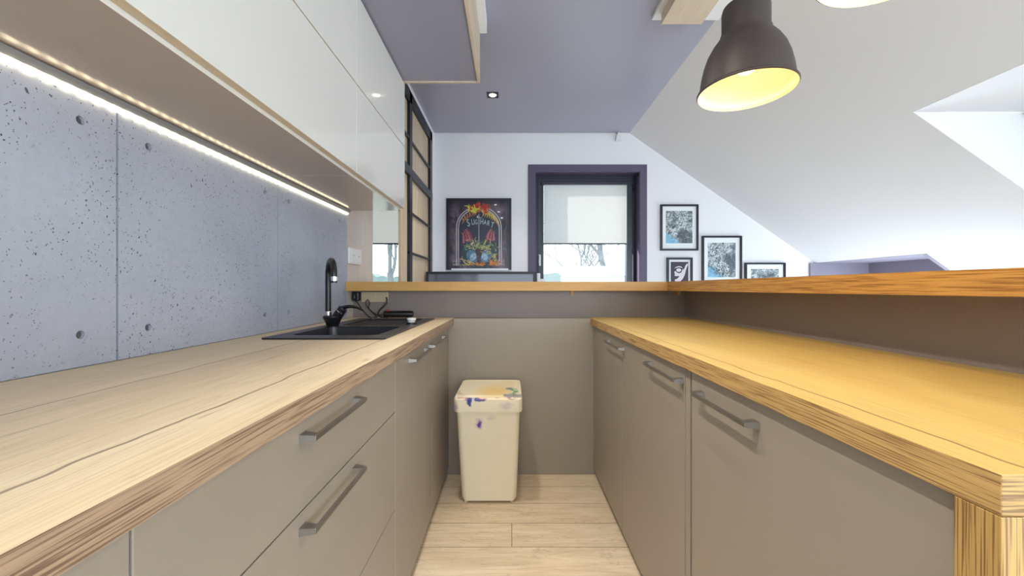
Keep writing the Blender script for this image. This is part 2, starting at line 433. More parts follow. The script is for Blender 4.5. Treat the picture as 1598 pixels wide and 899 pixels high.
# casing band round the window and the window itself
mb = MB().prism([(.166,0.4),(1.352,0.4),(1.352,2.306),(.166,2.306)], YB-.008, YB-.0005, 'y', holes=[[(X1a,Z1a),(X1b,Z1a),(X1b,Z1b),(X1a,Z1b)]])
struct('trim_1', mb, PURPLE)
def window(name, xa, xb, handle=True):
    r = bpy.data.objects.new(name, None); COL.objects.link(r); r.location = (xa, YB, Z1a); OFF[r.name] = Vector((xa, YB, Z1a)); r['kind'] = 'structure'
    e = .0008
    yf = 4.106
    mb = MB()
    # lining of the reveal
    mb.box(xa+e, xa+.006, YB, yf, Z1a+e, Z1b-e).box(xb-.006, xb-e, YB, yf, Z1a+e, Z1b-e).box(xa+.006, xb-.006, YB, yf, Z1b-.006, Z1b-e)
    mb.build('reveal_lining', PURPLE if handle else WHITE, r)
    mb = MB().prism([(xa+e,Z1a+e),(xb-e,Z1a+e),(xb-e,Z1b-e),(xa+e,Z1b-e)], yf, yf+.07, 'y', holes=[[(xa+.05,Z1a+.06),(xb-.05,Z1a+.06),(xb-.05,Z1b-.05),(xa+.05,Z1b-.05)]])
    mb.build('window_frame', PVC, r)
    mb = MB().prism([(xa+.04,Z1a+.05),(xb-.04,Z1a+.05),(xb-.04,Z1b-.04),(xa+.04,Z1b-.04)], yf-.014, yf+.055, 'y', holes=[[(xa+.095,Z1a+.11),(xb-.095,Z1a+.11),(xb-.095,Z1b-.09),(xa+.095,Z1b-.09)]])
    sash = mb.build('sash', PVC, r)
    MB().box(xa+.09, xb-.09, yf+.02, yf+.026, Z1a+.10, Z1b-.085).build('pane', GLASS, sash)
    MB().box(xa+.006, xb-.006, YB+.02, yf-.015, Z1a+e, Z1a+.02).build('window_sill', WHITE, r)
    if handle:
        h = MB()
        p = W(842, 400, yf-.02)
        h.box(p.x-.012, p.x+.012, yf-.024, yf-.0145, 1.33, 1.42, .003)
        h.box(p.x-.010, p.x+.010, yf-.05, yf-.024, 1.385, 1.405, .003)
        h.box(p.x-.010, p.x+.010, yf-.058, yf-.044, 1.30, 1.405, .004)
        h.build('handle', WPL, sash)
        MB().tube([(xb-.035, yf-.02, 1.12),(xb-.035, yf-.02, 1.42)], .004, 8).build('stay', WPL, sash)
        MB().box(xb-.03, xb-.018, yf-.03, yf-.001, 2.08, 2.14, .003).build('hinge', BLK_P, r)
    return r
window('window_1', X1a, X1b)
window('window_2', X2a, X2b, False)
def blind(x0, x1, label):
    t = thing('roller_blind', (x0, 4.085, 1.53), label, 'roller blind')
    MB().box(x0, x1, 4.0885, 4.0895, 1.535, 2.135).build('fabric', BLIND, t)
    MB().box(x0-.004, x1+.004, 4.082, 4.0915, 1.522, 1.536, .002).build('bottom_bar', PVC, t)
    c = MB().box(x0-.03, x1+.03, 4.055, 4.0915, 2.135, 2.165, .006); c.build('cassette', PVC, t)
    MB().box(x0-.016, x0-.002, 4.086, 4.0915, 1.5, 2.135).build('guide_rail', PVC, t)
    MB().box(x1+.002, x1+.016, 4.086, 4.0915, 1.5, 2.135).build('guide_rail', PVC, t)
blind(.334, 1.186, 'off-white roller blind half lowered over the aubergine-cased window')
blind(-1.70, -1.04, 'white roller blind half lowered in the narrow opening beside the slatted partition')

# ================================================================== CLADDING
def circ(cy, cz, r, n=20): return [(cy+r*math.cos(2*PI*k/n), cz+r*math.sin(2*PI*k/n)) for k in range(n)]
PJ = [-.37, .300, .956, 1.612, 2.290]
HZ = (.972, 1.444)
panel_lbl = ['grey concrete wall panel nearest the viewer above the long worktop',
             'grey concrete wall panel left of the widest dark joint, holes low and high',
             'grey concrete wall panel between the two dark vertical joints',
             'grey concrete wall panel behind the black tap, ending at the pale wood']
for i in range(4):
    y0, y1 = PJ[i]+.0027, PJ[i+1]-.0027
    hs = [circ(y, z, .0095) for y in (y0+.079, y1-.079-(.018 if i == 3 else 0)) for z in HZ]
    t = MB().prism([(y0,.902),(y1,.902),(y1,1.519),(y0,1.519)], XL-.0112, XL, 'x', holes=hs)
    o = t.build('concrete_panel', CONCRETE)
    tag(o, panel_lbl[i], 'wall panel', 'concrete panels above the long worktop')
    for y in (y0+.079, y1-.079-(.018 if i == 3 else 0)):
        for z in HZ:
            MB().lathe([(.0093, XL-.0105), (.0093, XL-.0085), (.002, XL-.0088)], (0, y, z), 16, 'x', True, True).build('anchor_plug', HOLE, o)

# ================================================================== BASE CABINETS
def topmat(n): return 0 if abs(n.z) > .7 else 1
def handle(mb_parent, side, y0, y1, z):
    s = side                                     # -1 left run, +1 right run
    xd = s*(.361 if s < 0 else .472); xb = s*(.3335 if s < 0 else .4450)
    m = MB()
    lo, hi = sorted((xb - s*.0, xb + s*.006))
    m.box(lo, hi, y0, y1, z-.005, z+.005, .0012)
    for ya, yb_ in ((y0, y0+.014), (y1-.014, y1)):
        m.loft([[(xd, ya-.004, z-.007),(xd, yb_+.004, z-.007),(xd, yb_+.004, z+.007),(xd, ya-.004, z+.007)],
                [(xb+s*.003, ya, z-.005),(xb+s*.003, yb_, z-.005),(xb+s*.003, yb_, z+.005),(xb+s*.003, ya, z+.005)]])
    return m.build('handle', NICKEL, mb_parent, label='brushed metal bow handle')
def carcass(side, y0, y1, t, xback=.93, plinth=.40):
    s = side; xf = .381 if s < 0 else .492; e = .0015
    X = lambda v: s*v
    m = MB()
    m.box(X(xf), X(xback), y0+e, y0+.017, .06, .858).box(X(xf), X(xback), y1-.017, y1-e, .06, .858)
    m.box(X(xf), X(xback), y0+.017, y1-.017, .06, .078).box(X(xback-.005), X(xback), y0+.017, y1-.017, .078, .858)
    m.box(X(xf), X(xf+.08), y0+.017, y1-.017, .84, .858)
    m.build('body', TAUPE_D, t)
    MB().box(X(xf+.015), X(xf+.03), y0+e, y1-e, 0, .06).build('plinth', TAUPE_D, t)
def front(kind, side, y0, y1, z0, z1, t, h=None):
    s = side; xo = .361 if s < 0 else .472
    o = MB().box(s*xo, s*(xo+.0195), y0+.0015, y1-.0015, z0, z1, .0012).build(kind, TAUPE, t)
    if h: handle(o, side, *h)
    return o
# left run
def cab(name, y, label, cat, group, side=-1): return thing(name, ((-.65 if side < 0 else .75), y, 0), label, cat, group)
GL, GR = 'taupe base units under the long worktop', 'taupe base units under the short worktop'
t = cab('base_cabinet', -.05, 'taupe base cabinet at the left edge of view before the first drawer unit', 'cabinet', GL)
carcass(-1, -.45, .3774, t); front('door', -1, -.45, .3774, .045, .856, t)
t = cab('drawer_cabinet', .8, 'taupe three-drawer base cabinet with two visible bow handles', 'cabinet', GL)
carcass(-1, .3774, 1.236, t)
front('drawer', -1, .3774, 1.236, .6915, .856, t, (.678, .919, .818))
front('drawer', -1, .3774, 1.236, .3895, .6885, t, (.678, .919, .659))
front('drawer', -1, .3774, 1.236, .045, .3865, t)
t = cab('sink_cabinet', 1.75, 'taupe two-door base cabinet under the black sink', 'cabinet', GL)
carcass(-1, 1.236, 2.286, t)
front('door', -1, 1.236, 1.812, .045, .856, t, (1.40, 1.66, .819))
front('door', -1, 1.812, 2.286, .045, .856, t, (1.745, 2.08, .819))
# right run
t = cab('base_cabinet', 1.7, 'taupe two-door base cabinet at the far end under the yellow-lit worktop', 'cabinet', GR, 1)
carcass(1, 1.082, 2.286, t, 1.03)
front('door', 1, 1.69, 2.286, .035, .856, t, (1.66, 1.92, .82))
front('door', 1, 1.082, 1.69, .035, .856, t, (1.09, 1.348, .82))
MB().box(.474, 1.03, 1.052, 1.0805, .0, .858).build('gable_panel', TAUPE, t)
t = cab('dishwasher', .72, 'built-in appliance behind a taupe front with bow handle beside the oak leg', 'dishwasher', GR, 1)
MB().box(.493, 1.03, .416, 1.042, .06, .85).box(.486, .60, 1.042, 1.0515, .0, .858).build('body', BLK_P, t)  # second box: black strip added behind the side gap to darken it
MB().box(.51, .53, .416, 1.042, 0, .06).build('plinth', TAUPE_D, t)
d = front('door', 1, .413, 1.0415, .035, .856, t, (.758, .988, .813))
random.seed(3)
for zc, yc in ((.735, .4175), (.700, .4155)):
    m = MB()
    for k in range(5):
        a = Vector((.4715, yc+random.uniform(0, .006), zc+random.uniform(-.004, .004)))
        m.tube([a, a+Vector((-.002, random.uniform(.002,.007), random.uniform(-.004,.004))), a+Vector((-.001, random.uniform(.004,.010), random.uniform(-.004,.004)))], .0009, 6)
    m.build('glue_residue', WPL, t, label='small white glue crumbs on the edge of the front')

# worktops
holeS = [(-.842, 1.352), (-.438, 1.352), (-.438, 2.212), (-.842, 2.212)]
o = MB().prism([(XL+.0005,-.45),(-.335,-.45),(-.335,2.378),(XL+.0005,2.378)], .862, .9, 'z', holes=[holeS]).build('worktop', [OAK_TOP, OAK_EDGE], fn=topmat)
tag(o, 'long pale oak worktop holding the black sink, along the concrete wall', 'worktop')
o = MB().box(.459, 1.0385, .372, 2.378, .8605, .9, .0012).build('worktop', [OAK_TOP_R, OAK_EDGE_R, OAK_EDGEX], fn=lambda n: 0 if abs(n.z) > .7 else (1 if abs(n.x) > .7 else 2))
tag(o, 'yellow-lit oak worktop with square near end and slab leg, right of the aisle', 'worktop')
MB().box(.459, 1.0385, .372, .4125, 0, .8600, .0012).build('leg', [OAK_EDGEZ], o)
# panel closing the aisle
mb = MB().box(-.94, 1.035, 2.289, 2.379, .0005, .858).box(-.3335, .4575, 2.289, 2.379, .858, .8985)
tag(mb.build('end_panel', TAUPE), 'large taupe panel closing the end of the aisle behind the bin', 'panel')
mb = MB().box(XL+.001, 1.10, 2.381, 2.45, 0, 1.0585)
mb = mb.build('bar_wall', TAUPE_BAR_SHADE); tag(mb, 'low dark taupe board wall under the far bar top, behind the sink', 'panel')
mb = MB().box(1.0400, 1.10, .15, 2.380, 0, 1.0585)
tag(mb.build('bar_wall', TAUPE_BAR_SHADE), 'low brown board wall behind the yellow-lit worktop, under the side bar top', 'panel')
# bar tops, mitred
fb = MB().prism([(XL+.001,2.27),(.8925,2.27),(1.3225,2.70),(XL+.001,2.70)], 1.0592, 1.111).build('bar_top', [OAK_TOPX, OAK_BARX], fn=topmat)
tag(fb, 'oak bar top running across the far end below the poster and window', 'bar top')
for x in (.362,): MB().box(x-.008, x+.008, 2.372, 2.3805, 1.03, 1.059).build('support_peg', OAK_BARX, fb)
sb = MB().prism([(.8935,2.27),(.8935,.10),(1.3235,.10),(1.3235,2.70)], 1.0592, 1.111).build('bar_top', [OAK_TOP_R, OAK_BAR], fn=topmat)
tag(sb, 'oak bar top running toward the viewer above the brown board wall', 'bar top')
MB().box(.985, 1.005, 2.360, 2.3805, 1.035, 1.059).build('support_peg', OAK_BARX, sb)

# ================================================================== WALL CABINETS
def wallcab(y0, y1, label):
    t = thing('wall_cabinet', (-.78, (y0+y1)/2, 1.52), label, 'wall cabinet', 'white gloss wall cabinets over the long worktop')
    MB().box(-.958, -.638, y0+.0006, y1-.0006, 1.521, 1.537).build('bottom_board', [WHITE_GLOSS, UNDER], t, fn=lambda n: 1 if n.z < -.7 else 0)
    MB().box(-.958, -.638, y0+.0006, y1-.0006, 1.5375, 2.25).build('body', WHITE_GLOSS, t)
    for z0, z1 in ((1.532, 1.8830), (1.8870, 2.25)):
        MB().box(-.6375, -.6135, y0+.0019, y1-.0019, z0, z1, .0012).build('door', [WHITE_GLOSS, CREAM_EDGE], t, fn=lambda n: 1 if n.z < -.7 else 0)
wallcab(-.425, .575, 'white gloss wall cabinet nearest the viewer at the top left edge')
wallcab(.575, 1.575, 'wide white gloss wall cabinet in the middle over the worktop')
wallcab(1.575, 2.288, 'white gloss wall cabinet at the far end above the tap')
# LED strip
t = thing('led_strip_light', (XL, 1.0, 1.51), 'lit LED strip in an aluminium profile along the top of the concrete panels', 'strip light')
ya, yb2 = -.4, 2.285
MB().prism([(XL+.0006,1.5195),(XL+.026,1.5195),(XL+.026,1.5165),(XL+.004,1.500),(XL+.0006,1.500)], ya, yb2, 'y').build('profile', ALU, t)
def led_mat():
    m, nt, b = mat_new('led_dotted_diffuser')
    tc = nt.nodes.new('ShaderNodeTexCoord'); sp = nd(nt, 'ShaderNodeSeparateXYZ', {0: tc.outputs['Object']})
    s = mth(nt, 'SINE', mth(nt, 'MULTIPLY', sp.outputs[1], 190.))
    st = rng(nt, s, -1, 1, LED_E*.55, LED_E*1.5)
    b.inputs['Base Color'].default_value = (.9,.85,.7,1); b.inputs['Emission Color'].default_value = (1., .84, .55, 1)
    nt.links.new(st, b.inputs['Emission Strength']); return m
MB().prism([(XL+.0015,1.4998),(XL+.0045,1.4998),(XL+.0130,1.5058),(XL+.0130,1.501),(XL+.008,1.4955),(XL+.0015,1.4955)], ya, yb2, 'y').build('diffuser', led_mat(), t)

# ================================================================== CEILING ELEMENTS
t = thing('ceiling_canopy', (-.55, 1.0, 2.255), 'dark grey dropped ceiling box with thin oak rim above the white wall cabinets', 'ceiling box')
y1 = 2.292; x1 = -.181
MB().box(-.955, x1-.014, YR+.05, y1-.014, 2.262, 2.30).build('bottom_board', CANOPY, t)
MB().box(x1-.0135, x1, YR+.05, y1, 2.2555, 2.52).box(-.955, x1-.0135, y1-.0135, y1, 2.2555, 2.6195).box(x1-.0135, x1-.001, YR+.05, y1, 2.52, 2.6195).build('oak_rim', PALE_WOOD, t)
t2 = MB().box(x1+.0002, x1+.040, YR+.05, 2.285, 2.54, 2.6195)
t2.build('light_cove', WHITE, t, label='white strip along the side of the box')
for yy in (1.42, .55, -.3):
    d = MB().lathe([(.045,0),(.045,-.004),(.036,-.004),(.034,.004)], (-.27, yy, 2.2617), 32).lathe([(.034,.0),(.001,.0)], (-.27, yy, 2.2600), 32)
    d.build('recessed_spot', [WPL], t)
def spot(name, loc, power, size=2.3, blend=.8, color=WARM, rad=.03, aim=(0,0,-1)):
    l = bpy.data.lights.new(name, 'SPOT'); l.energy = power; l.spot_size = size; l.spot_blend = blend; l.color = color; l.shadow_soft_size = rad
    o = bpy.data.objects.new(name, l); COL.objects.link(o); o.location = loc; o.rotation_euler = Vector(aim).to_track_quat('-Z','Y').to_euler(); return o
for yy in (1.42, .55, -.3): spot('canopy_spot_light', (-.27, yy, 2.245), DOWN_W, 1.5, 1.0, aim=(.42,.05,-1))
for xx, yy in ((.06, 1.75), (.06, .5)):  # unseen fill spots added to brighten the aisle
    t = thing('ceiling_spot', (xx, yy, HC), 'unseen ceiling spotlight added over the aisle above the top edge of the view', 'spotlight', 'added unseen spotlights over the aisle')
    MB().lathe([(.048,HC-.0005),(.048,HC-.005),(.033,HC-.005),(.031,HC-.001)], (xx, yy, 0), 32).build('bezel', BLACK, t)
    MB().lathe([(.031,HC-.001),(.024,HC-.003),(.001,HC-.004)], (xx, yy, 0), 24).build('lens', DLE, t)
    spot('ceiling_spot_light', (xx, yy, HC-.02), CEIL_W, 1.2, .7)
t = thing('ceiling_board', (.94, 1.5, 2.54), 'pale oak board fixed under a white panel at the edge of the dark ceiling', 'ceiling board')
MB().box(.833, 1.057, YR+.1, 2.207, 2.54, 2.599, .001).build('oak_board', PALE_WOOD, t)
MB().box(.80, 1.178, YR+.1, 2.262, 2.600, 2.6195).build('white_panel', WHITE, t)
t = thing('ceiling_spot', (-.149, 3.18, HC), 'small square black recessed ceiling spotlight in the dark ceiling', 'spotlight')
MB().prism([(-.195,3.13),(-.103,3.13),(-.103,3.225),(-.195,3.225)], HC-.004, HC-.0005, 'z', holes=[[(-.149+.03*math.cos(a*PI/10), 3.178+.03*math.sin(a*PI/10)) for a in range(20)]]).build('bezel', BLACK, t)
MB().lathe([(.029,HC-.001),(.024,HC-.006),(.001,HC-.009)], (-.149, 3.178, 0), 24).build('lens', DLE, t)
spot('ceiling_spot_light', (-.149, 3.178, HC-.02), 48, 1.7, .9, (1,.96,.9))
# small white sensor in the top corner of the back wall
t = thing('motion_sensor', (1.062, 3.93, 2.57), 'small white motion sensor under the ceiling corner right of the window', 'sensor')
MB().box(1.052, 1.078, YB-.03, YB-.0005, 2.585, 2.6195, .004).build('bracket', WPL, t)
MB().loft([[(1.035,YB-.05,2.535),(1.085,YB-.05,2.535),(1.085,YB-.012,2.535),(1.035,YB-.012,2.535)],
           [(1.043,YB-.045,2.59),(1.080,YB-.045,2.59),(1.080,YB-.012,2.59),(1.043,YB-.012,2.59)]]).build('housing', WPL, t)
# fitting in the dormer corner
t = MB().lathe([(.0,0),(.03,0),(.03,-.012),(.02,-.02),(.001,-.021)], (2.665, 2.02, ZD-.0005), 24)
tag(t.build('smoke_detector', plain('grey_plastic', srgb(150,156,168), .4), smooth=True), 'small grey fitting under the dormer soffit at the right edge', 'fitting')

# ================================================================== PENDANT LAMPS
def pendant(x, y, z, label):
    t = thing('pendant_lamp', (x, y, z), label, 'pendant lamp', 'dark bell pendant lamps over the short worktop')
    out = [(.1100,0),(.1125,.002),(.1125,.005),(.1065,.010),(.1050,.022),(.1020,.045),(.0965,.070),(.0880,.095),(.0760,.117),(.0640,.133),(.0575,.143),(.0575,.148),(.0540,.150)]
    inn = [(.1100,0),(.1040,.006),(.1025,.022),(.0995,.045),(.0940,.070),(.0855,.094),(.0735,.115),(.0615,.131),(.0500,.140)]
    MB().lathe(out, (x,y,z), 64).build('shade', LAMPM, t, smooth=True)
    MB().lathe(inn, (x,y,z), 64, cap1=True).build('shade_lining', LAMPI, t, smooth=True, label='white inside of the shade')
    MB().lathe([(.0545,.1495),(.0545,.205),(.052,.214),(.040,.222),(.018,.226),(.012,.245),(.006,.250)], (x,y,z), 48, cap1=True).build('neck', LAMPM, t, smooth=True)
    MB().tube([(x,y,z+.25),(x,y,HC-.03)], .003, 8).build('cord', BLK_P, t)
    MB().lathe([(.006,-.034),(.05,-.03),(.055,-.0005)], (x,y,HC), 32, cap1=True).build('ceiling_rose', LAMPM, t, smooth=True)
    MB().lathe([(.016,.139),(.016,.112),(.0135,.110)], (x,y,z), 20, cap0=True, cap1=True).build('socket', BLK_P, t, smooth=True)
    b = MB().lathe([(.012,.1095),(.016,.102),(.026,.088),(.0295,.074),(.026,.060),(.016,.050),(.004,.0465)], (x,y,z), 24, cap0=True, cap1=True)
    b.build('bulb', BULB, t, smooth=True)
    l = bpy.data.lights.new('pendant_light', 'SPOT'); l.energy = PENDANT_W; l.color = (1.0, .66, .19); l.shadow_soft_size = .03; l.spot_size = 2.75; l.spot_blend = .25
    o = bpy.data.objects.new('pendant_light', l); COL.objects.link(o); o.location = (x, y, z+.043)
    return t
pendant(.590, 1.0, 1.568, 'dark bell pendant lamp hanging lower in view in front of the sloped ceiling')
pendant(.585, .589, 1.568, 'dark bell pendant lamp of which only the lower rim shows at the top edge')

# ================================================================== SINK AND TAP
t = thing('kitchen_sink', (-.64, 1.78, .9), 'black composite sink with drainboard set into the long worktop', 'sink')
x0, x1, y0, y1 = -.850, -.428, 1.343, 2.222; z0, z1 = .9004, .906
bx0, bx1, by0, by1 = -.795, -.482, 1.425, 1.745
hole = [(p[0], p[1]) for p in rrect(bx0, bx1, by0, by1, .03, 0)]
outer = [(p[0], p[1]) for p in rrect(x0, x1, y0, y1, .012, 0)]
dr = [(p[0], p[1]) for p in rrect(-.775, -.482, 1.80, 2.185, .03, 0)]
MB().prism(outer, z0, z1, 'z', holes=[hole, dr]).build('rim', BLK_G, t)
m = MB().loft([rrect(bx0, bx1, by0, by1, .03, .9015), rrect(bx0+.006, bx1-.006, by0+.006, by1-.006, .035, .82), rrect(bx0+.02, bx1-.02, by0+.02, by1-.02, .05, .735)], cap0=False)
bowl = m.build('bowl', BLK_G, t, smooth=True)
MB().lathe([(.045,.7365),(.04,.7385),(.012,.7375)], (-.64,1.58,0), 24, cap1=True).build('waste', CHROME, bowl)
m = MB().loft([rrect(-.775, -.482, 1.80, 2.185, .03, .9015), rrect(-.770, -.487, 1.805, 2.18, .03, .898)], cap0=False)
for k in range(7):
    xx = -.74+k*.037; m.box(xx, xx+.012, 1.84, 2.15, .8982, .9008, .001)
m.build('drainboard', BLK_G, t)
# tap
bx, by = -.868, 1.93
bx = -.845; 
t = thing('kitchen_tap', (-.822, 1.795, .906), 'black arched kitchen tap with chrome rings and side lever at the sink', 'tap')
B = W(521, 505, 1.795); bz = .9065; bx = B.x; by = 1.795
bx, by = -.805, 1.79
def wc(px, py, Y): return W(px, py, Y)
base_top = .948
MB().lathe([(.026,0),(.027,.004),(.033,.018),(.041,.036),(.041,.042),(.033,.046)], (bx, by, bz), 32, cap0=True, cap1=True).build('base', BLK_P, t, smooth=True)
sx = bx-.020
MB().lathe([(.0140,.040),(.0145,.052),(.0145,.062),(.0130,.064)], (sx, by, bz), 24, cap0=True, cap1=True).build('ring', CHROME, t, smooth=True)
spts = [(sx,by,bz+.060),(sx,by,bz+.16),(sx,by,bz+.228)]
R = .080; cxn = Vector((.54,-.84,0)).normalized()
arc = []
for k in range(1, 13):
    a = PI*k/12*1.0
    c = Vector((sx,by,bz+.228)) + cxn*(R*(1-math.cos(a))) + Vector((0,0,R*.74*math.sin(a)))
    arc.append(tuple(c))
end = Vector(arc[-1])
sp_ = MB().tube(spts+arc+[tuple(end+Vector((0,0,-.012)))], .0125, 20)
sp = sp_.build('spout', BLK_P, t, smooth=True)
MB().tube([tuple(end+Vector((0,0,-.012))), tuple(end+Vector((0,0,-.030)))], .0134, 20).build('aerator_ring', CHROME, sp, smooth=True)
MB().tube([tuple(end+Vector((0,0,-.030))), tuple(end+Vector((0,0,-.038)))], .0126, 20).build('aerator', BLK_P, sp, smooth=True)
# cartridge body tilted to +x with lever
c0 = Vector((bx+.012, by, bz+.03)); ax = Vector((.62, -.05, .78)).normalized()
lv = MB().tube([tuple(c0), tuple(c0+ax*.022), tuple(c0+ax*.040)], [.021, .0215, .0205], 24).build('cartridge', BLK_P, t, smooth=True)
MB().tube([tuple(c0+ax*.040), tuple(c0+ax*.044)], .0212, 24).build('ring', CHROME, lv, smooth=True)
a = c0+ax*.044
MB().tube([tuple(a), tuple(a+ax*.014), tuple(a+ax*.022)], [.0205, .020, .010], 24).build('cap', BLK_P, lv, smooth=True)
p = a+ax*.012
pts = bez([p+Vector((-.004,0,.004)), p+Vector((.03,-.004,.012)), p+Vector((.065,-.01,.008)), p+Vector((.098,-.015,-.006))], 12)
m = MB(); rings = []
for i, q in enumerate(pts):
    wd = .0125-.006*i/(len(pts)-1); th = .010-.006*i/(len(pts)-1)
    rings.append([(q.x, q.y+wd*math.cos(2*PI*k/12), q.z+th*math.sin(2*PI*k/12)) for k in range(12)])
m.loft(rings); m.build('lever', BLK_P, t, smooth=True)
# stopper on the rim
c = W(635, 506, 1.865)
t = thing('sink_stopper', (c.x, 1.87, .906), 'small white sink plug knob on a black ring on the sink rim', 'sink plug')
cx_ = -.470
t.location = (cx_, 1.87, .906); OFF[t.name] = Vector((cx_, 1.87, .906))
MB().lathe([(.024,0.0002),(.024,.006),(.018,.008)], (cx_, 1.87, .906), 24, cap0=True, cap1=True).build('collar', BLK_P, t, smooth=True)
MB().lathe([(.016,.0082),(.017,.016),(.021,.019),(.021,.026),(.012,.029)], (cx_, 1.87, .906), 24, cap0=True, cap1=True).build('knob', WPL, t, smooth=True)
# socket box under bar, plug, cables, power strip
t = thing('socket_box', (-.81, 2.38, 1.0), 'cream ribbed socket box on the dark board above the drainboard', 'socket')
m = MB().box(-.893, -.735, 2.366, 2.3805, .992, 1.050, .002); m.build('body', CRM, t)
m = MB()
for k in range(18): m.box(-.886+k*.0082, -.883+k*.0082, 2.3645, 2.367, .997, 1.045)
m.build('ribs', plain('cream_rib', srgb(176,158,128), .5), t)
t = MB().box(-.942, -.902, 2.345, 2.3802, .998, 1.052, .006).box(-.93, -.915, 2.325, 2.345, 1.01, 1.035, .004)
tag(t.build('plug_adapter', BLK_P), 'black plug adapter left of the cream socket box under the bar', 'plug')
t = thing('power_strip', (-.66, 2.355, .9), 'rounded black power strip with a red switch lying behind the sink', 'power strip')
rings = []
for x in (-.755, -.750, -.590, -.583):
    r_ = .016 if x in (-.755,-.583) else .0195
    rings.append([(x, 2.355+r_*1.05*math.cos(2*PI*k/20), .9205+r_*math.sin(2*PI*k/20)) for k in range(20)])
MB().loft(rings).build('body', BLK_P, t, smooth=True)
MB().lathe([(.010,.9385),(.010,.9445),(.006,.9465)], (-.735,2.350,0), 16, cap0=True, cap1=True).build('switch', RED, t)
cabs = [([(-.765,2.35,.915),(-.80,2.345,.92),(-.845,2.35,.955),(-.862,2.352,.985),(-.850,2.35,1.005),(-.838,2.35,.985),(-.842,2.348,.955),(-.80,2.335,.915),(-.79,2.33,.9035),(-.83,2.33,.9035),(-.88,2.34,.95),(-.905,2.345,.985),(-.918,2.34,1.0)],
         'thin black looped cable from the plug adapter to the power strip'),
        ([(-.742,2.358,1.02),(-.736,2.350,1.00),(-.745,2.345,.975),(-.775,2.34,.945),(-.785,2.34,.92),(-.765,2.335,.9045),(-.72,2.325,.9045)],
         'short thick black cable hanging from the right end of the cream socket box')]
for k, (pts, lb) in enumerate(cabs):
    tag(MB().tube(bez(pts, 60), .0028 if k == 0 else .0045, 8).build('cable', BLK_P, smooth=True), lb, 'cable')
# wall socket on the pale wood
t = thing('double_wall_socket', (XL, 2.4, 1.26), 'white double wall socket on the pale wood beside the concrete', 'socket')
MB().box(XL+.0005, XL+.013, 2.297, 2.480, 1.217, 1.312, .003).build('plate', WPL, t)
for y in (2.318, 2.402):
    mm = MB().box(XL+.013, XL+.0155, y, y+.068, 1.227, 1.302, .001).build('insert', WPL, t)
    MB().lathe([(.005, XL+.0156),(.005, XL+.0165),(.001,XL+.0165)], (0, y+.034, 1.266), 12, 'x', cap1=True).build('earth_pin', NICKEL, mm)

# ================================================================== BIN
def bin_mat(lid):
    m, nt, b = mat_new('cream_bin_plastic' + ('_lid' if lid else ''))
    tc = nt.nodes.new('ShaderNodeTexCoord'); v = tc.outputs['Object']
    col = mix(nt, noise(nt, v, 9, 3), srgb(240,229,202), srgb(245,236,214))
    nz = nd(nt, 'ShaderNodeTexNoise', {'Vector': v, 'Scale': 22., 'Detail': 3.})
    v2 = nd(nt, 'ShaderNodeMix', {0: .05, 4: v, 5: nz.outputs['Color']}, data_type='VECTOR').outputs[1]
    off = .05*.5
    def blob(c, r, colr, f=.8, soft=.5):
        nonlocal col
        mp = nd(nt, 'ShaderNodeMapping', {'Vector': v2, 'Location': tuple(-(c[i]*.95+off)/r[i] for i in range(3)), 'Scale': tuple(1/x for x in r)})
        L = nd(nt, 'ShaderNodeVectorMath', {0: mp.outputs[0]}, operation='LENGTH').outputs['Value']
        col = mix(nt, rng(nt, L, soft, 1., f, 0), col, colr)
    # object frame: x from the bin centre, y from its front, z from the floor
    if lid:
        blob((.03,.13,.555), (.13,.16,.03), srgb(236,196,84), .75, .2)
        blob((.10,.30,.555), (.10,.08,.02), srgb(238,214,140), .5, .2)
        blob((-.06,-.0,.550), (.055,.02,.012), srgb(30,50,150), .95, .6)
        blob((-.085,-.0,.536), (.014,.02,.020), srgb(30,50,150), .95, .6)
        blob((.13,.14,.557), (.022,.05,.01), srgb(40,160,110), .95, .6)
        blob((.105,.17,.557), (.020,.035,.01), srgb(80,90,120), .8, .5)
        blob((.12,.045,.556), (.05,.05,.010), srgb(90,100,130), .7, .8)
        blob((-.10,.0,.556), (.10,.02,.010), srgb(200,110,90), .7, .5)
        blob((.06,.0,.556), (.10,.012,.006), srgb(190,100,90), .6, .5)
        blob((-.16,.01,.505), (.020,.05,.035), srgb(176,140,190), .7, .3)
        blob((.09,.0,.52), (.05,.02,.02), srgb(198,176,200), .5, .2)
        blob((-.14,.09,.556), (.02,.10,.01), srgb(196,160,110), .6, .4)
    else:
        blob((-.045,.032,.425), (.020,.03,.034), srgb(150,110,190), .7, .2)
        blob((-.045,.032,.425), (.011,.03,.022), srgb(84,40,150), .95, .5)
        blob((.01,.030,.455), (.03,.03,.015), srgb(200,180,196), .5, .2)
    nt.links.new(col, b.inputs['Base Color']); b.inputs['Roughness'].default_value = .4
    return m
BXc = -.112
t = thing('waste_bin', (BXc, 1.88, 0), 'tall cream plastic bin with paint-stained lid standing in the aisle', 'waste bin')
def bl(z, fr):  # body ring at height z; taper
    w2 = .1385+(.1535-.1385)*fr; f = 1.985-.085*fr; bk = 2.195+.050*fr
    return rrect(BXc-w2, BXc+w2, f, bk, .030, z)
MB().loft([[(p[0]*.96+BXc*.04, p[1], p[2]) for p in bl(.012,0)], bl(.022, 0), bl(.25,.5), bl(.495,1)]).build('body', bin_mat(False), t, smooth=True)
m = MB()
